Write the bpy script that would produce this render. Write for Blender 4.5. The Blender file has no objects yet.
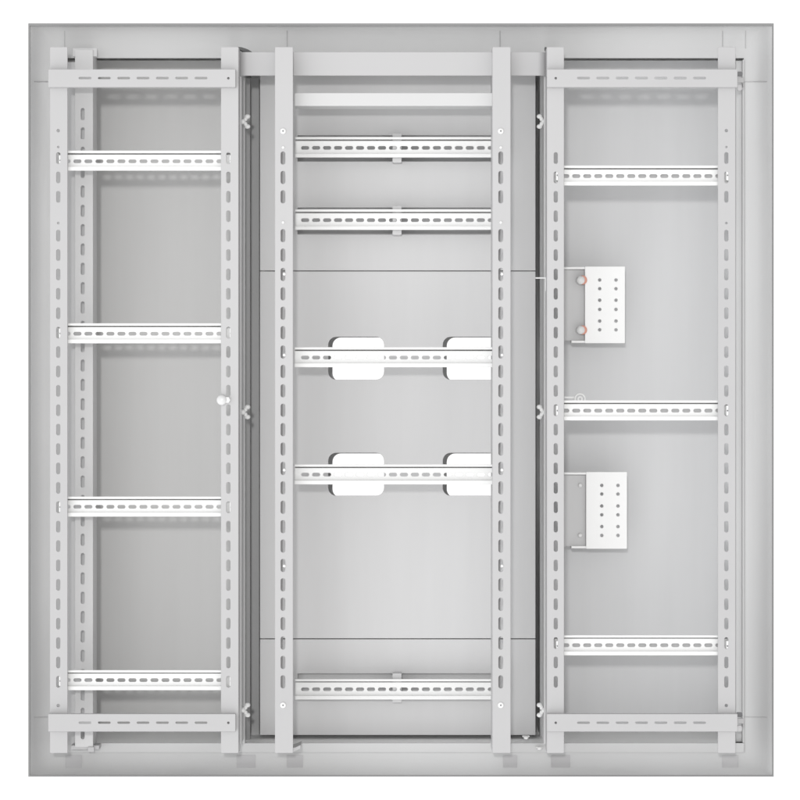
import bpy, math
from mathutils import Vector
from mathutils.geometry import tessellate_polygon

# ------------------------------------------------------------------ camera, world, lamp
S = 1.0 / 600.0            # one unit of the layout = 1.667 mm (35 mm rails = 21 units)
D = 2400.0                 # camera to the front plane of the frames, layout units (4 m)
ZC = 400.0                 # height of the optical axis
scene = bpy.context.scene
C = scene.collection
cam_d = bpy.data.cameras.new("camera"); cam = bpy.data.objects.new("camera", cam_d); C.objects.link(cam)
cam.location = (0, -D * S, ZC * S); cam.rotation_euler = (math.radians(90), 0, 0)
cam_d.sensor_width = 36; cam_d.lens = 36 * D / 800.0; cam_d.clip_start = .1; cam_d.clip_end = 100
scene.camera = cam

WL, WR, WB, WT = 1.5, .74, 1.6, .5
w = bpy.data.worlds.new("World"); scene.world = w; w.use_nodes = True      # white backdrop, with uneven brightness added out of view
wt = w.node_tree; bg = wt.nodes["Background"]; bg.inputs[1].default_value = 1.12
tc = wt.nodes.new("ShaderNodeTexCoord"); sx_ = wt.nodes.new("ShaderNodeSeparateXYZ"); wt.links.new(tc.outputs["Generated"], sx_.inputs[0])
fr_ = wt.nodes.new("ShaderNodeMapRange"); fr_.inputs[1].default_value = .15; fr_.inputs[2].default_value = -.2   # the half behind the camera
wt.links.new(sx_.outputs["Y"], fr_.inputs[0])
lr_ = wt.nodes.new("ShaderNodeMapRange"); lr_.inputs[1].default_value = -1; lr_.inputs[2].default_value = 1
wt.links.new(sx_.outputs["X"], lr_.inputs[0])
ra_ = wt.nodes.new("ShaderNodeValToRGB"); ra_.color_ramp.interpolation = 'EASE'                                # added brightness, stronger from the left
ra_.color_ramp.elements[0].color = (WL * .99, WL, WL * 1.012, 1); ra_.color_ramp.elements[1].color = (WR * 1.015, WR, WR * .985, 1)
wt.links.new(lr_.outputs[0], ra_.inputs[0])
mx_ = wt.nodes.new("ShaderNodeMix"); mx_.data_type = 'RGBA'; mx_.inputs[6].default_value = (1, 1, 1, 1)
wt.links.new(fr_.outputs[0], mx_.inputs[0]); wt.links.new(ra_.outputs[0], mx_.inputs[7]); 
ud_ = wt.nodes.new("ShaderNodeMapRange"); ud_.inputs[1].default_value = -1; ud_.inputs[2].default_value = 1       # added brightness, stronger from below than from above
ud_.inputs[3].default_value = WB; ud_.inputs[4].default_value = WT; wt.links.new(sx_.outputs["Z"], ud_.inputs[0])
sc_ = wt.nodes.new("ShaderNodeVectorMath"); sc_.operation = 'SCALE'
wt.links.new(ra_.outputs[0], sc_.inputs[0]); wt.links.new(ud_.outputs[0], sc_.inputs["Scale"]); wt.links.new(sc_.outputs[0], mx_.inputs[7])
wt.links.new(mx_.outputs[2], bg.inputs[0])

ld = bpy.data.lights.new("softbox", 'AREA'); ld.shape = 'DISK'; ld.size = 120 * S; ld.energy = 58; ld.color = (1, .995, .985)
lamp = bpy.data.objects.new("softbox", ld); C.objects.link(lamp)
lamp.location = (-110 * S, -2950 * S, (ZC + 300) * S)
lamp.rotation_euler = (Vector((0, 0, ZC * S)) - lamp.location).to_track_quat('-Z', 'Y').to_euler()

scene.view_settings.view_transform = 'Standard'; scene.view_settings.look = 'None'
scene.view_settings.exposure = 0; scene.view_settings.gamma = 1

# ------------------------------------------------------------------ materials
def mat(name, col, rough=.45, metal=0.0, var=.02, scale=6, bevel=.0012, spec=.5, stretch=None):
    m = bpy.data.materials.new(name); m.use_nodes = True
    nt = m.node_tree; b = nt.nodes["Principled BSDF"]
    b.inputs["Roughness"].default_value = rough; b.inputs["Metallic"].default_value = metal
    b.inputs["Specular IOR Level"].default_value = spec
    tc = nt.nodes.new("ShaderNodeTexCoord"); nz = nt.nodes.new("ShaderNodeTexNoise")
    nz.inputs["Scale"].default_value = scale; nz.inputs["Detail"].default_value = 5
    if stretch:                                            # rolled sheet: faint streaks along the height
        mp = nt.nodes.new("ShaderNodeMapping"); mp.inputs["Scale"].default_value = stretch
        nt.links.new(tc.outputs["Object"], mp.inputs[0]); nt.links.new(mp.outputs[0], nz.inputs["Vector"])
    else: nt.links.new(tc.outputs["Object"], nz.inputs["Vector"])
    rp = nt.nodes.new("ShaderNodeValToRGB")
    rp.color_ramp.elements[0].position = .3; rp.color_ramp.elements[1].position = .7
    rp.color_ramp.elements[0].color = tuple(c * (1 - var) for c in col) + (1,)
    rp.color_ramp.elements[1].color = tuple(min(1, c * (1 + var)) for c in col) + (1,)
    nt.links.new(nz.outputs["Fac"], rp.inputs[0]); nt.links.new(rp.outputs[0], b.inputs["Base Color"])
    rn = nt.nodes.new("ShaderNodeMapRange")
    rn.inputs[3].default_value = rough - .05; rn.inputs[4].default_value = rough + .06
    nt.links.new(nz.outputs["Fac"], rn.inputs[0]); nt.links.new(rn.outputs[0], b.inputs["Roughness"])
    if bevel:
        bv = nt.nodes.new("ShaderNodeBevel"); bv.samples = 4; bv.inputs[0].default_value = bevel
        nt.links.new(bv.outputs[0], b.inputs["Normal"])
    return m
M_SHELL = mat("shell_paint", (.53, .53, .53), .58, spec=.25)
M_PLATE = mat("plate_paint", (.535, .533, .535), .5, var=.035, scale=3, stretch=(5, 5, .5))
M_PLATE_LEFT_LIGHT = mat("plate_left_bay_light", (.548, .545, .54), .5, var=.035, scale=3, stretch=(5, 5, .5))  # light level of the left bay put into its plate colour
M_PLATE_RIGHT_LIGHT = mat("plate_right_bay_light", (.625, .627, .633), .5, var=.035, scale=3, stretch=(5, 5, .5))  # brighter, cooler light of the right bay put into its plate colour
M_FRAME = mat("frame_paint", (.41, .407, .41), .42)
M_ZINC = mat("bright_zinc", (.71, .71, .705), .35, var=.02, scale=3, stretch=(1, 8, 14))
M_ZINC_MID = mat("pale_zinc", (.635, .635, .63), .36, var=.02, scale=3, stretch=(1, 8, 14))
M_WHITE = mat("white_coat", (.85, .85, .845), .4, var=.01)
M_WHITE_KNOB = mat("knob_plastic", (.58, .58, .58), .3)
M_FOOT = mat("foot_zinc", (.492, .487, .492), .4)
M_RIM_SHADE = mat("rim_shade_grey", (.22, .22, .22), .5)  # shade of the front edge put into the rim colour
M_SEAMS = mat("seam_grey", (.4, .4, .4), .5)
M_INNER = mat("inner_bounce_pale", (.82, .82, .815), .5)  # made pale to lift the shade inside the shell
M_BEAM_SHADE = mat("beam_shade_dark", (.09, .09, .09), .6)  # shade of the gap above the beam ends, as a dark colour
M_STRIP = mat("pale_paint", (.5, .5, .5), .4)
M_GAP_SHADE = mat("gap_shade_grey", (.27, .27, .27), .5)  # shade of the gaps beside the dividers, as a dark colour
M_DARK = mat("dark_steel", (.16, .16, .165), .5)
M_BRASS = mat("orange_washer", (.6, .26, .19), .4)

# ------------------------------------------------------------------ mesh building (layout units)
def k(d): return (D + d) / D
def X(x, d): return (x - 400) * k(d)
def Y(y, d): return (400 - y) * k(d)

def capsule(cx, cy, lx, ly, n=5):
    r = min(lx, ly) / 2; hx = lx / 2 - r; hy = ly / 2 - r; pts = []
    for (sx, sy, a0) in ((1, 1, 0), (-1, 1, 90), (-1, -1, 180), (1, -1, 270)):
        for i in range(n + 1):
            a = math.radians(a0 + 90 * i / n)
            p = (cx + sx * hx + r * math.cos(a), cy + sy * hy + r * math.sin(a))
            if not pts or abs(p[0] - pts[-1][0]) + abs(p[1] - pts[-1][1]) > 1e-4: pts.append(p)
    if abs(pts[0][0] - pts[-1][0]) + abs(pts[0][1] - pts[-1][1]) < 1e-4: pts.pop()
    return pts
def rrect(x0, x1, y0, y1, r, n=6):
    if r <= 0: return [(x0, y0), (x1, y0), (x1, y1), (x0, y1)]
    pts = []
    for (cx, cy, a0) in ((x1 - r, y1 - r, 0), (x0 + r, y1 - r, 90), (x0 + r, y0 + r, 180), (x1 - r, y0 + r, 270)):
        for i in range(n + 1):
            a = math.radians(a0 + 90 * i / n); pts.append((cx + r * math.cos(a), cy + r * math.sin(a)))
    return pts

class MB:
    """collects geometry in layout units: x right, y up, d away from the camera"""
    def __init__(s): s.v = []; s.f = []
    def solid(s, outer, holes, d0, d1, axis='d'):
        """flat sheet with holes, outline in (u, v), pushed from d0 to d1 along an axis"""
        def put(u, v, d):
            return {'d': (u, v, d), 'x': (d, v, u), 'y': (u, d, v)}[axis]
        loops = [outer] + list(holes)
        flat = [p for l in loops for p in l]; n = len(flat); b = len(s.v)
        s.v += [put(p[0], p[1], d0) for p in flat] + [put(p[0], p[1], d1) for p in flat]
        for t in tessellate_polygon([[Vector((p[0], p[1], 0)) for p in l] for l in loops]):
            s.f.append((b + t[0], b + t[1], b + t[2])); s.f.append((b + n + t[2], b + n + t[1], b + n + t[0]))
        o = b
        for l in loops:
            m = len(l)
            for i in range(m):
                j = (i + 1) % m; s.f.append((o + i, o + j, o + n + j, o + n + i))
            o += m
        return s
    def raw(s, x0, x1, y0, y1, d0, d1): return s.solid(rrect(x0, x1, y0, y1, 0), [], d0, d1)
    def box(s, x0, x1, y0, y1, d0, d1):        # image-plane bounds of the front face
        return s.raw(X(x0, d0), X(x1, d0), Y(y1, d0), Y(y0, d0), d0, d1)
    def plate(s, x0, x1, y0, y1, d, t, holes=(), r=0):
        """holes: (cx, cy, lx, ly) capsules, or (x0, x1, y0, y1, r, 'r') windows; bounds as seen at depth d"""
        H = []
        for h in holes:
            if len(h) == 6: H.append(rrect(X(h[0], d), X(h[1], d), Y(h[3], d), Y(h[2], d), h[4] * k(d)))
            else: H.append(capsule(X(h[0], d), Y(h[1], d), h[2] * k(d), h[3] * k(d)))
        return s.solid(rrect(X(x0, d), X(x1, d), Y(y1, d), Y(y0, d), r), H, d, d + t)
    def cyl(s, x, y, r, d0, d1, n=20, dome=0):
        cx, cy = X(x, d0), Y(y, d0)
        c = [(math.cos(2 * math.pi * i / n), math.sin(2 * math.pi * i / n)) for i in range(n)]
        rings = [(d1, r), (d0, r)]
        if dome:
            rings = [(d1, r), (d0 + dome, r)] + [(d0 + dome - dome * math.sin(a), r * math.cos(a)) for a in (.4, .8, 1.15, 1.4)]
        b = len(s.v)
        for (d, q) in rings: s.v += [(cx + q * p[0], cy + q * p[1], d) for p in c]
        for j in range(len(rings) - 1):
            for i in range(n):
                i2 = (i + 1) % n; s.f.append((b + j * n + i, b + j * n + i2, b + (j + 1) * n + i2, b + (j + 1) * n + i))
        s.f.append(tuple(b + i for i in range(n))[::-1]); s.f.append(tuple(b + (len(rings) - 1) * n + i for i in range(n)))
        return s
    def ball(s, x, y, d, rx, ry, rd, n=12):
        cx, cy = X(x, d), Y(y, d); b = len(s.v); m = n // 2 + 1
        for j in range(m):
            t = math.pi * j / (m - 1)
            for i in range(n):
                a = 2 * math.pi * i / n
                s.v.append((cx + rx * math.sin(t) * math.cos(a), cy + ry * math.cos(t), d + rd * math.sin(t) * math.sin(a)))
        for j in range(m - 1):
            for i in range(n):
                i2 = (i + 1) % n; s.f.append((b + j * n + i, b + j * n + i2, b + (j + 1) * n + i2, b + (j + 1) * n + i))
        return s
    def build(s, name, m, parent=None, origin=(0, 0, 0), smooth=False):
        me = bpy.data.meshes.new(name); ox, oy, od = origin
        me.from_pydata([((x - ox) * S, (d - od) * S, (y - oy) * S) for (x, y, d) in s.v], [], s.f)
        me.update()
        import bmesh
        bm = bmesh.new(); bm.from_mesh(me); bmesh.ops.remove_doubles(bm, verts=bm.verts, dist=1e-6)
        bmesh.ops.recalc_face_normals(bm, faces=bm.faces); bm.to_mesh(me); bm.free()
        if smooth:
            for p in me.polygons: p.use_smooth = True
        me.materials.append(m); o = bpy.data.objects.new(name, me); C.objects.link(o)
        if parent: o.parent = parent
        return o

def at(o, x, y, d): o.location = (x * S, d * S, (ZC + y) * S); return o
def tag(o, label, cat, group=None):
    o["label"] = label; o["category"] = cat
    if group: o["group"] = group
    return o
def thing(name, label, cat, org, group=None):
    o = bpy.data.objects.new(name, None); C.objects.link(o); o.empty_display_size = .02
    at(o, *org); return tag(o, label, cat, group)
def dup(root, label, x, y, d):
    r = root.copy(); C.objects.link(r); at(r, x, y, d); r["label"] = label
    for ch in root.children:
        c = ch.copy(); C.objects.link(c); c.parent = r
        for g in ch.children:
            e = g.copy(); C.objects.link(e); e.parent = c
    return r

# ------------------------------------------------------------------ cabinet shell
R0, B0 = 32.0, 200.0         # depth of the front rim and of the back wall
xl, xr, yt, yb = X(29, R0), X(773, R0), Y(24, R0), Y(776, R0)
T = 2.0
org = (0, yb, 90)
cab = thing("cabinet", "large square light grey metal enclosure shell, open at the front, holding everything else", "cabinet", org)
MB().raw(xl, xl + .5, yb, yt, R0 + 1.2, B0).build("side_wall", M_INNER, cab, org)
MB().raw(xr - .5, xr, yb, yt, R0 + 1.2, B0).build("side_wall", M_INNER, cab, org)
MB().raw(xl + .6, xr - .6, yt - .5, yt, R0 + 1.2, B0).build("top_wall", M_INNER, cab, org)
MB().raw(xl + .6, xr - .6, yb, yb + .5, R0 + 1.2, B0).build("bottom_wall", M_INNER, cab, org)
wins = [(332.5, 386, 337.5, 381.5, 9), (446.8, 501, 337.5, 381.5, 9), (332.5, 386, 453.5, 497.5, 9), (446.8, 501, 453.5, 497.5, 9)]
Hs = [rrect(X(h[0], B0), X(h[1], B0), Y(h[3], B0), Y(h[2], B0), h[4]) for h in wins]
MB().solid(rrect(xl, xr, yb, yt, 0), Hs, B0 + .01, B0 + 3).build("back_wall", M_INNER, cab, org)
rim = MB(); rim.solid(rrect(xl - .6, xr + .6, yb - .6, yt + .6, 0), [rrect(xl + 1.0, xr - .6, yb + .9, yt - 1.9, 0)], R0 - 1, R0 + 1.1)
rim.build("shaded_rim", M_RIM_SHADE, cab, org)
# splayed surround: a bent sheet that starts at the rim and turns flatter towards the opening
PROF = [(0, 0), (.07, .22), (.16, .42), (.28, .6), (.42, .74), (.6, .86), (.8, .94), (1, 1)]
DEP = 30.0
IN = dict(l=X(61, R0 + DEP), r=X(744.6, R0 + DEP), t=Y(57.3, R0 + DEP), b=Y(751, R0 + DEP))
STEEP = dict(l=1.25, r=1.55, t=.58, b=.9)
def prof(side):
    return [(f ** (1 / STEEP[side]), g) for f, g in PROF]
sur = MB(); P_ = {q: prof(q) for q in 'lrtb'}
for i in range(len(PROF)):
    fl, fr2, ft, fb = (P_[q][i][0] for q in 'lrtb'); d = R0 + .6 + DEP * PROF[i][1]
    L_, R_, T_, B_ = xl + .7 + (IN['l'] - xl) * fl, xr - .7 - (xr - IN['r']) * fr2, yt - .7 - (yt - IN['t']) * ft, yb + .7 + (IN['b'] - yb) * fb
    sur.v += [(L_, B_, d), (R_, B_, d), (R_, T_, d), (L_, T_, d)]
n_ = len(PROF); LAST = (L_, R_, T_, B_)
for i in range(n_ - 1):
    for j in range(4): sur.f.append((i * 4 + j, i * 4 + (j + 1) % 4, (i + 1) * 4 + (j + 1) % 4, (i + 1) * 4 + j))
L_, R_, T_, B_ = LAST; d = R0 + .6 + DEP
bk = MB(); bk.v = [(x, y, dd + 1.6) for (x, y, dd) in sur.v]; bk.f = list(sur.f); bk.build("surround_backing", M_SHELL, cab, org, True)
so = sur.build("splayed_surround", M_SHELL, cab, org, True)
# sheet added behind the opening lip to lighten the dark bottom gap
MB().raw(L_ + 5, R_ - 9, B_ + 5.6, B_ + 7.0, d + .4, B0 - 4).build("gap_fill_sheet", M_INNER, cab, org)
# folded lips round the opening
MB().raw(L_ + 4, R_ + 0, B_ - 2, B_ + 7.6, d - 2.2, d - .4).build("opening_lip", M_SHELL, cab, org)
MB().raw(R_ - 1.4, R_ - .2, B_ + 8, T_ - 2, d - 2.2, d + 8).build("opening_lip", M_SHELL, cab, org)
MB().raw(R_ - 7.4, R_ - 1.5, B_ + 8, T_ - 2, d + 5, d + 6.6).build("opening_lip", M_SHELL, cab, org)
# foot plates of the uprights, lying on the surround
def patch(x0, x1, side, m, lo=.24, hi=.97):
    b = MB(); q = []
    for (f, g) in P_[side]:
        dd = R0 + .6 + DEP * g
        yy = (yt - .7 - (yt - IN['t']) * f) if side == 't' else (yb + .7 + (IN['b'] - yb) * f)
        if lo < f < hi: q.append((yy, dd))
    for yy, dd in q: b.v += [(X(x0, dd), yy, dd - .45), (X(x1, dd), yy, dd - .45)]
    for i in range(len(q) - 1):
        o = i * 2; b.f.append((o, o + 1, o + 3, o + 2))
    b.build("foot_plate", m, cab, org, True)
for q_ in 'lr':
    for y0_ in (82, 717):
        b = MB(); q = []
        for (f, g) in P_[q_]:
            dd = R0 + .6 + DEP * g
            if f > .1: q.append(((xl + .7 + (IN['l'] - xl) * f) if q_ == 'l' else (xr - .7 - (xr - IN['r']) * f), dd))
        for xx, dd in q:
            for z in (-.6, -.05): b.v += [(xx, Y(y0_ - .35, dd), dd + z), (xx, Y(y0_ + .35, dd), dd + z)]
        for i in range(len(q) - 1):
            o = i * 4
            b.f += [(o, o + 1, o + 5, o + 4), (o + 2, o + 6, o + 7, o + 3), (o, o + 4, o + 6, o + 2), (o + 1, o + 3, o + 7, o + 5)]
        o = (len(q) - 1) * 4; b.f += [(0, 2, 3, 1), (o, o + 1, o + 3, o + 2)]
        b.build("seam_bead", M_FOOT, cab, org)
for (x0, x1) in ((66, 82), (237, 255.5), (287, 303), (503, 517), (551, 570), (722, 738)): patch(x0, x1, 'b', M_FOOT)
for x0 in (64.3, 286.8, 499.6, 722, 745): patch(x0, x0 + .8, 't', M_SEAMS, .1, .98)
# inner divider walls between the bays
dv = MB(); dv.raw(X(239.5, 26), X(239.5, 26) + 2, Y(744, 26), Y(56, 26), 26, 198); dv.build("divider_wall", M_SHELL, cab, org)
dv = MB(); dv.raw(X(546, 26) - 2, X(546, 26), Y(744, 26), Y(56, 26), 26, 198); dv.build("divider_wall", M_SHELL, cab, org)
for (x0, x1, d) in ((245.2, 250, 90), (535.7, 538.6, 146)):
    MB().box(x0, x1, 78, 743, d, d + 8).build("divider_gap_shade", M_GAP_SHADE, cab, org)  # dark strips standing in for the shaded gaps
for (x0, x1, d) in ((242.2, 244.8, 60), (540, 544.6, 110), (250.3, 259.2, 125)):
    g = MB(); g.box(x0, x1, 78, 744, d, d + 12); g.build("divider_flange", M_SHELL, cab, org)

# ------------------------------------------------------------------ mounting plates at the back of the bays
def backplate(name, label, x0, x1, y0, y1, d, holes, grp, t=2.5, m=M_PLATE):
    o = (X((x0 + x1) / 2, d), Y(y1, d), d)
    b = MB().plate(x0, x1, y0, y1, d, t, holes); ob = b.build(name, m, None, o); at(ob, *o)
    for yy in sorted(set((h[2], h[3]) for h in holes if h[4] < 1)):      # shallow sheet-metal pocket behind each slit
        MB().box(294, 499, yy[0] - 4, yy[1] + 4, d + 12, d + 13.5).build("pocket_sheet", m, ob, o)
    return tag(ob, label, "mounting plate", grp)
G = "mounting plates along the back of the cabinet"
PD = 95
def ap(y0, y1): return [(297.5, 392.4, y0, y1, .8, 'r'), (401.7, 496, y0, y1, .8, 'r')]
backplate("mounting_plate", "short grey back plate behind the two upper grey rails of the middle bay", 260, 535.5, 64, 270.5, PD, ap(135.3, 161.5) + ap(207.6, 234.5), G)
backplate("mounting_plate", "tall grey back plate with four white rounded openings in the middle bay", 260, 535.5, 271.4, 638.4, PD,
          [(328.2, 384, 336.8, 379.6, 8, 'r'), (442.8, 499, 336.8, 379.6, 8, 'r'), (328.2, 384, 452.8, 495.7, 8, 'r'), (442.8, 499, 452.8, 495.7, 8, 'r')], G)
backplate("mounting_plate", "short grey back plate behind the lowest rail of the middle bay", 260, 535.5, 639.3, 735, PD, ap(673.5, 699.8), G)
backplate("mounting_plate", "large plain grey back plate of the left bay behind four white rails", 62, 238, 60.5, 741, 150, [], G, m=M_PLATE_LEFT_LIGHT)
backplate("mounting_plate", "large plain grey back plate of the right bay behind two perforated brackets", 549, 741, 60.5, 741, 150, [], G, m=M_PLATE_RIGHT_LIGHT)

# ------------------------------------------------------------------ uprights and frames
GRID = [158 + 19.4 * i for i in range(28)]
FULL = [(y, 11.5, 4) for y in GRID]
DOTS = [(130.6, 3.2, 3.2), (147, 2.2, 2.2)] + [(y, 11.5, 4) for i, y in enumerate(GRID) if i != 3] + [(223, 2.4, 2.4), (705.5, 3.2, 3.2)]
MIDS = [(y, 13, 4.6) for i, y in enumerate(GRID) if i != 3]
def upright(parent, org, x0, x1, sx, holes, side, lip, y0=47, y1=753, d=0, dep=26, wide=1):
    """slotted channel: front face, outer flange (side -1 left, +1 right) and a return lip that reaches to `lip`"""
    b = MB(); b.plate(x0, x1, y0, y1, d, 1.6, [(sx, y, w_ * wide, l) for (y, l, w_) in holes], r=.8)
    a, c = X(x0, d), X(x1, d); ya, yb_ = Y(y1, d), Y(y0, d)
    if side < 0: b.raw(a, a + 1.6, ya, yb_, d + 1.6, d + dep)
    else: b.raw(c - 1.6, c, ya, yb_, d + 1.6, d + dep)
    if lip:
        q = X(lip, d + dep)
        if side < 0: b.raw(a, q, ya, yb_, d + dep, d + dep + 1.6)
        else: b.raw(q, c, ya, yb_, d + dep, d + dep + 1.6)
    u = b.build("upright", M_FRAME, parent, org)
    # arms that carry the upright to floor and ceiling
    xm = (a + c) / 2
    for e0, e1 in ((Y(752.6, d), Y(747, d)), (Y(52.5, d), Y(47.4, d))):
        f = MB(); f.raw(*((a + 1, a + 6) if xm < 0 else (c - 6, c - 1)), e0, e1, d + dep + 1.7, 61)
        f.build("standoff", M_FRAME, u, org)
    return u
def screw(parent, org, x, y, d, r=2.4, name="screw"):
    MB().cyl(x, y, r, d - 1.2, d - .1, dome=.7).build(name, M_ZINC, parent, org, True)
    MB().cyl(x, y, r * .3, d - 1.5, d - .9, 8).build("screw_socket", M_DARK, parent, org)

# side-bay frames
BARS = [85 + 19.35 * i for i in range(7)]
def bar(parent, org, x0, x1, y0, y1, sl, dots):
    b = MB(); d = -6
    b.plate(x0, x1, y0, y1, d, 1.6, [(x, (y0 + y1) / 2 - .2, 12.5, 2.1) for x in sl] + [(x, (y0 + y1) / 2, 2.4, 2.4) for x in dots], r=.6)
    a, c = X(x0, d), X(x1, d)
    b.raw(a, c, Y(y0, d) - 1.4, Y(y0, d), d + 1.6, -.2); b.raw(a, c, Y(y1, d), Y(y1, d) + 1.4, d + 1.6, -.2)
    b.build("cross_bar", M_FRAME, parent, org)

org = (X(143, 0), Y(753, 0), 0)
fr = thing("slotted_rack", "light grey slotted rack of two uprights and two bars in the left bay", "rack", org, "slotted racks standing side by side")
upright(fr, org, 50, 67.5, 58.3, DOTS, -1, 0)
upright(fr, org, 221, 238.5, 228.4, FULL, 1, 0)
bar(fr, org, 48.3, 235.5, 69.3, 87.2, BARS, [228.4]); bar(fr, org, 48.3, 235.5, 714, 731.6, BARS, [228.4])

org = (X(642, 0), Y(753, 0), 0)
fr = thing("slotted_rack", "light grey slotted rack of two uprights and two bars in the right bay", "rack", org, "slotted racks standing side by side")
upright(fr, org, 547, 564, 555.8, FULL, -1, 0)
upright(fr, org, 718, 735.5, 726.4, DOTS, 1, 0)
BR = [583.5 + 19.35 * i for i in range(7)]
bar(fr, org, 547, 737.5, 69.3, 87.2, BR, [555.8]); bar(fr, org, 547, 737.5, 714, 731.6, BR, [555.8])

org = (X(392.5, 0), Y(753, 0), 0)
fr = thing("slotted_rack", "light grey rack of two screwed uprights and a wide top beam in the middle bay", "rack", org, "slotted racks standing side by side")
for (a, b_, sx, sd, lp) in ((275, 293, 283, -1, 282.6), (492.5, 510.6, 500.8, -1, 500.4)):
    u = upright(fr, org, a, b_, sx, MIDS, sd, lp, dep=40)
    for yy in (131, 705.3): screw(fr, org, sx, yy, 0, 2.9)
    for yy in (147.5, 222.5): MB().cyl(sx, yy, 1.3, -.7, -.1, 12).build("rivet", M_ZINC, fr, org)
    for yy in (274, 355, 470, 566):
        MB().cyl(sx + 1.2, yy, 1.5, -.9, 3, 12, dome=.6).build("screw", M_ZINC, fr, org, True)
ft = MB(); ft.solid([(X(292, 10), Y(752.4, 10)), (X(300.6, 10), Y(748.6, 10)), (X(300.6, 10), Y(745, 10)), (X(295.5, 10), Y(747.2, 10)), (X(292, 10), Y(748, 10))], [], 10, 38); ft.build("foot_tongue", M_FRAME, fr, org)
# top beam: flat strip whose ends bend back
def bent(x0, x1, y0, y1, d, r, t):
    b = MB(); pts = []; n = 8
    for i in range(n + 1):
        a = math.pi / 2 * i / n; pts.append((x0 + r - r * math.sin(math.pi / 2 - a) , d + r - r * math.sin(a)))
    for i in range(n + 1):
        a = math.pi / 2 * i / n; pts.append((x1 - r + r * math.sin(a), d + r - r * math.cos(a)))
    pts = [(x0, d + r + 90)] + pts + [(x1, d + r + 90)]
    inn = []
    for (x, dd) in pts:
        cx = min(max(x, x0 + r), x1 - r); vx, vd = x - cx, dd - (d + r)
        if dd >= d + r + 1: inn.append((x + t if x < 0 else x - t, dd)); continue
        L = math.hypot(vx, vd) or 1
        inn.append((x - vx / L * t, dd - vd / L * t))
    b.solid(pts + inn[::-1], [], y0, y1, axis='y'); return b
tb = bent(X(237.5, 18), X(547.5, 18), Y(75.6, 18), Y(52, 18), 18, 9, 1.8); tb.build("top_beam", M_FRAME, fr, org, False)
ec = MB(); ec.box(294.7, 492.7, 93, 106, 14, 15.6); ec.raw(X(294.7, 14), X(492.7, 14), Y(93, 14) - 1.5, Y(93, 14), 15.6, 40)
ec.raw(X(294.7, 14), X(492.7, 14), Y(106, 14), Y(106, 14) + 1.5, 15.6, 40); ec.build("cover_strip", M_STRIP, fr, org)

# rear upright of the left bay
RD = 42
org = (X(84, RD), Y(747, RD), RD)
rp = thing("rear_upright", "narrow slotted grey upright standing at the back of the left bay", "upright", org)
b = MB(); b.plate(75, 93, 49.5, 747, RD, 1.6, [(82.7, 114 + 19.35 * i, 3.8, 12) for i in range(33)], r=.6)
b.raw(X(93, RD) - 1.6, X(93, RD), Y(747, RD), Y(50, RD), RD + 1.6, RD + 30)
b.build("channel", M_PLATE, rp, org)
MB().box(64, 91.5, 62, 744, 60, 61.6).build("gap_filler", M_PLATE, rp, org)  # strip added to lighten the gap and the slots of this upright
f = MB(); f.box(71, 99, 745.5, 749.5, RD + 1.7, RD + 18); f.box(88, 94, 747, 752, RD - 1, RD + 1.6); f.build("foot", M_FRAME, rp, org)
f = MB(); f.box(73, 97, 48, 56.5, RD + 1.7, RD + 4); f.build("head_bracket", M_PLATE, rp, org)

# ------------------------------------------------------------------ slotted rails
def rail(label, x0, x1, y, d, pitch, first, n, sl, h, m, bolts, skip=(), back=False):
    xc = (X(x0, d) + X(x1, d)) / 2; yc = Y(y, d); org = (xc, yc, d)
    t = thing("slotted_rail", label, "rail", org, "slotted rails fixed across the bays")
    kk = k(d); L = X(x1, d) - X(x0, d); hh = h * kk / 2; b = MB()
    A, B = X(x0, d), X(x1, d)
    # top-hat section: lip, wall, slotted web set back, wall, lip
    b.raw(A, B, yc + hh - 2.4, yc + hh, d, d + 1)
    b.raw(A, B, yc - hh, yc - hh + 3.0, d, d + 1)
    b.raw(A, B, yc + hh - 2.4, yc + hh - 1.6, d + 1, d + 12)
    b.raw(A, B, yc + hh - 5.4, yc + hh - 4.6, d + 4.6, d + 12); b.raw(A, B, yc + hh - 4.6, yc + hh - 2.4, d + 11, d + 12)
    b.raw(A, B, yc - hh + 3.0, yc - hh + 4.0, d, d + 4.6)
    b.solid(rrect(A, B, yc - hh + 4.0, yc + hh - 3.7, 0),
            [capsule(X(first + pitch * i, d), yc - .3, sl * kk, 3.6 * kk) for i in range(n) if i not in skip], d + 3.6, d + 4.6)
    b.build("rail_profile", m, t, org)
    if back: MB().raw(A + 1, B - 1, yc - 5, yc + 5, d + 9, d + 10).build("backing_strip", M_PLATE, t, org)
    for bx in bolts:                       # bright end tabs that show through the slots of the uprights
        MB().box(bx - .3, bx + 2.2, y - 5.2, y + 4.8, .5, 4.8).build("end_tab", m, t, org)
        MB().cyl(bx + .9, y - .2, .8, .1, .6, 10).build("tab_hole", M_DARK, t, org)
    return t
LY = [160.6, 333.3, 506.6, 680.2]
WORD = ["topmost", "second from top", "third from top", "lowest"]
r0 = rail("white slotted rail across the left bay, topmost of its four", 57.5, 233, LY[0], 5, 11.03, 65.9, 15, 8, 20, M_ZINC, (59.3, 230))
for i in (1, 2, 3):
    o = (r0.location.x / S, Y(LY[i], 5), 5)
    dup(r0, "white slotted rail across the left bay, %s of its four" % WORD[i], *o)
RY = [175.5, 410.4, 645.3]
r0 = rail("white slotted rail across the right bay above the perforated brackets", 555, 729, RY[0], 5, 11.03, 565.5, 15, 8, 20, M_ZINC, (556.6, 726.6), back=True)
for i, l in ((1, "white slotted rail across the right bay between the two perforated brackets"), (2, "white slotted rail across the right bay below both perforated brackets")):
    dup(r0, l, r0.location.x / S, Y(RY[i], 5), 5)
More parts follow.
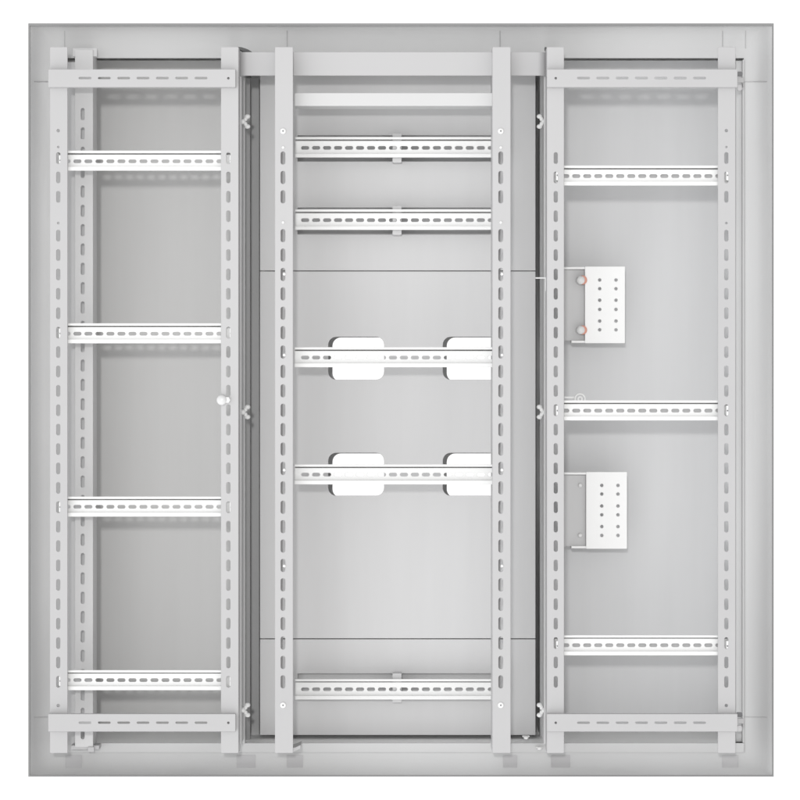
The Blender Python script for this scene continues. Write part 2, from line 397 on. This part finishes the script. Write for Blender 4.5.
r0 = rail("white slotted rail in front of the upper pair of white rounded openings", 294.6, 499, 357.2, 12, 11.0, 305, 18, 8, 20, M_ZINC_MID, ())
dup(r0, "white slotted rail in front of the lower pair of white rounded openings", r0.location.x / S, Y(474.4, 12), 12)
r0 = rail("grey slotted rail at the top of the middle bay, just under the white cover strip", 295, 499, 147.2, 73, 11.0, 305, 18, 8, 20.5, M_ZINC, ())
dup(r0, "grey slotted rail in the middle bay, second under the white cover strip", r0.location.x / S, Y(219.6, 73), 73)
dup(r0, "white slotted rail at the bottom of the middle bay below the lower plate seam", r0.location.x / S, Y(689.4, 73), 73)
# little carrier tabs behind the middle of those three rails
for (yy, l) in ((148, "small grey tab behind the middle of the topmost rail in the middle bay"),
                (220.3, "small grey tab behind the middle of the second rail in the middle bay"),
                (688, "small grey tab behind the middle of the lowest rail in the middle bay")):
    o = (X(397, 79), Y(yy, 79), 79)
    ob = MB().plate(392.6, 401.6, yy - 14.5, yy + 14.5, 79, 15.9, r=.8).build("carrier_tab", M_PLATE, None, o); at(ob, *o)
    tag(ob, l, "tab", "tabs behind the rails of the middle bay")

# ------------------------------------------------------------------ perforated brackets in the right bay
def bracket(label, xw0, xw1, y0, y1, hx, hy, big):
    d = 104; org = (X(585, d), Y((y0 + y1) / 2, d), d)
    t = thing("perforated_bracket", label, "bracket", org, "white perforated brackets in the right bay")
    MB().plate(xw0, xw1, y0, y1, d, 2, [(a, b, 3.4, 3.4) for a in hx for b in hy], r=.6).build("perforated_plate", M_WHITE, t, org)
    e = MB(); e.plate(563, xw0 - .6, y0 + 3.2, y1 - 2.6, d + 6, 2); e.build("side_plate", M_PLATE, t, org)
    e = MB(); e.raw(X(564, d), X(xw0, d), Y(y0 + 2.6, d), Y(y0 + .4, d), d + 1, d + 16)
    e.raw(X(571.5, d), X(xw0, d), Y(y1 - .4, d), Y(y1 - 2.6, d), d + 1, d + 16)
    e.raw(X(xw0, d), X(xw0, d) + 2, Y(y1 - 1, d), Y(y0 + 1, d), d + 2.1, d + 16); e.build("folded_edge", M_WHITE, t, org)
    for yy in ((280, 330) if big else (485.4, 535.5)):
        if big:
            MB().cyl(582.6, yy, 4.8, d - 1.6, d - .2, 20).build("washer", M_BRASS, t, org)
            MB().cyl(580.8, yy, 4.4, d - 6, d + 5.9, 20, dome=2.5).build("bolt", M_ZINC, t, org, True)
        else:
            MB().cyl(580.3, yy, 2.2, d + 3, d + 5.9, 16, dome=1).build("bolt", M_ZINC, t, org, True)
bracket("white perforated bracket with two large round bolts and orange washers, in the right bay", 585, 625, 266.5, 343.2, (599.7, 616), (280, 288.7, 300.2, 309.4, 321, 329.8), True)
bracket("white perforated bracket with two small bolts, lower one in the right bay", 586.2, 627, 472, 548.8, (601.8, 618), (485.4, 494, 506, 514.8, 526.6, 535.4), False)

# ------------------------------------------------------------------ wing nuts, knobs, corner clips
def wingnut(x, y, s, label):
    d = 34; org = (X(x, d), Y(y, d), d)
    t = thing("wing_nut", label, "wing nut", org, "wing nuts along the inner bay dividers")
    MB().ball(x, y, d, 3, 2.8, 3).build("hub", M_ZINC, t, org, True)
    for q in (-1, 1):
        w_ = MB(); w_.ball(x + s * 4.5, y + q * 5, d, 3.0, 2.4, 1.6)
        w_.ball(x + s * 2.6, y + q * 2.6, d, 2.0, 2.4, 1.5); w_.build("wing", M_ZINC, t, org, True)
    h = MB(); h.raw(X(x, d) - 2.2 * s - 1.2, X(x, d) - 2.2 * s + 1.2, Y(y, d) - 1.2, Y(y, d) + 1.2, d - 1, d + 6); h.build("stud", M_ZINC, t, org)
for (yy, l) in ((121.5, "upper"), (412, "middle"), (710, "lower")):
    wingnut(243, yy, 1, "%s small pale wing nut on the divider beside the left bay" % l)
    wingnut(544, yy, -1, "%s small pale wing nut on the divider beside the right bay" % l)

org = (X(222, -4), Y(400, -4), -4)
t = thing("knob", "small round white knob on the inner upright of the left bay", "knob", org)
MB().cyl(221.5, 400, 5.2, -5, -.2, 24, dome=2.5).build("cap", M_WHITE_KNOB, t, org, True)
MB().cyl(227, 400, 3.4, -3, -.2, 6).build("hex_nut", M_WHITE_KNOB, t, org)
org = (X(580, 40), Y(398, 40), 40)
t = thing("ring_bolt", "small pale ring fitting on a thin rod peeking over the right bay's middle rail", "ring bolt", org)
rb = MB(); cx, cy = X(580, 40), Y(399, 40)
c20 = [(math.cos(2 * math.pi * i / 24), math.sin(2 * math.pi * i / 24)) for i in range(24)]
for (ro, ri) in ((5.8, 4.4), (2.8, 1.3)):
    rb.solid([(cx + ro * a, cy + ro * b) for a, b in c20], [[(cx + ri * a, cy + ri * b) for a, b in c20]], 40, 44)
rb.build("ring", M_WHITE, t, org)
MB().box(564, 576, 396.5, 398.2, 41, 43).build("rod", M_WHITE, t, org)

def clip(y, s, label):
    d = 30; org = (X(740, d), Y(y, d), d)
    t = thing("corner_clip", label, "clip", org, "corner clips beside the right bay")
    b = MB(); b.plate(736.5, 744.2, y - 2, y + 3, d, 2, r=1); b.raw(X(743.2, d), X(744.2, d), Y(y + 3 + s * 4, d), Y(y, d) , d + 2.1, d + 14) if s > 0 else None
    b.build("tongue", M_FRAME, t, org)
    MB().plate(736.5, 742.5, y - 8, y - 3.5, d + 8, 3, r=1.5).build("hook", M_DARK, t, org)
    MB().plate(737, 742, y + 5, y + 11, d + 4, 3, r=1.5).build("catch", M_FOOT, t, org)
clip(79.5, 1, "small grey corner clip at the top outer edge of the right bay")
clip(720.5, 1, "small grey corner clip at the bottom outer edge of the right bay")

# dark wedges painting the shade above the bent ends of the top beam
for (x0, x1, l) in ((237.5, 252, "dark sliver of painted shade over the left end of the top beam"), (545, 549.5, "tiny dark sliver of painted shade over the right end of the top beam")):
    o = (X((x0 + x1) / 2, 24), Y(50, 24), 24); d = 24
    w_ = x1 - x0
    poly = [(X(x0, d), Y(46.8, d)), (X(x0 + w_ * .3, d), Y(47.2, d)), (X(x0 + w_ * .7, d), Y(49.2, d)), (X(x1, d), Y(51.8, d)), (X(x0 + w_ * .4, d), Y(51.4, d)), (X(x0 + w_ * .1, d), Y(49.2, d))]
    b = MB(); b.solid(poly, [], d, d + 12); ob = b.build("beam_end_shade", M_BEAM_SHADE, None, o); at(ob, *o)
    tag(ob, l, "beam_end_shade", "painted shade over the beam ends")
# thin wire hook beside the right divider
o = (X(541, 20), Y(278, 20), 20)
b = MB(); b.box(535.5, 546.5, 277.3, 278.6, 20, 21.5); b.box(545.2, 546.5, 278.6, 291, 20, 21.5)
ob = b.build("wire_hook", M_ZINC, None, o); at(ob, *o); tag(ob, "thin pale bent wire crossing the gap left of the right bay", "hook")
# small nub clips at the lower edge of the middle bay
for (x, y, l) in ((526, 737.5, "tiny pale clip at the lower right edge of the middle back plate"), (539.5, 748.5, "tiny pale clip beside the foot of the right bay's inner upright")):
    o = (X(x, 56), Y(y, 56), 56); b = MB(); b.ball(x, y, 56, 2.6, 2.0, 2.0); b.box(x - 3.6, x + 3.6, y - 1.8, y - .4, 55.5, 58)
    ob = b.build("edge_clip", M_ZINC, None, o, True); at(ob, *o); tag(ob, l, "clip", "tiny clips near the floor lip")
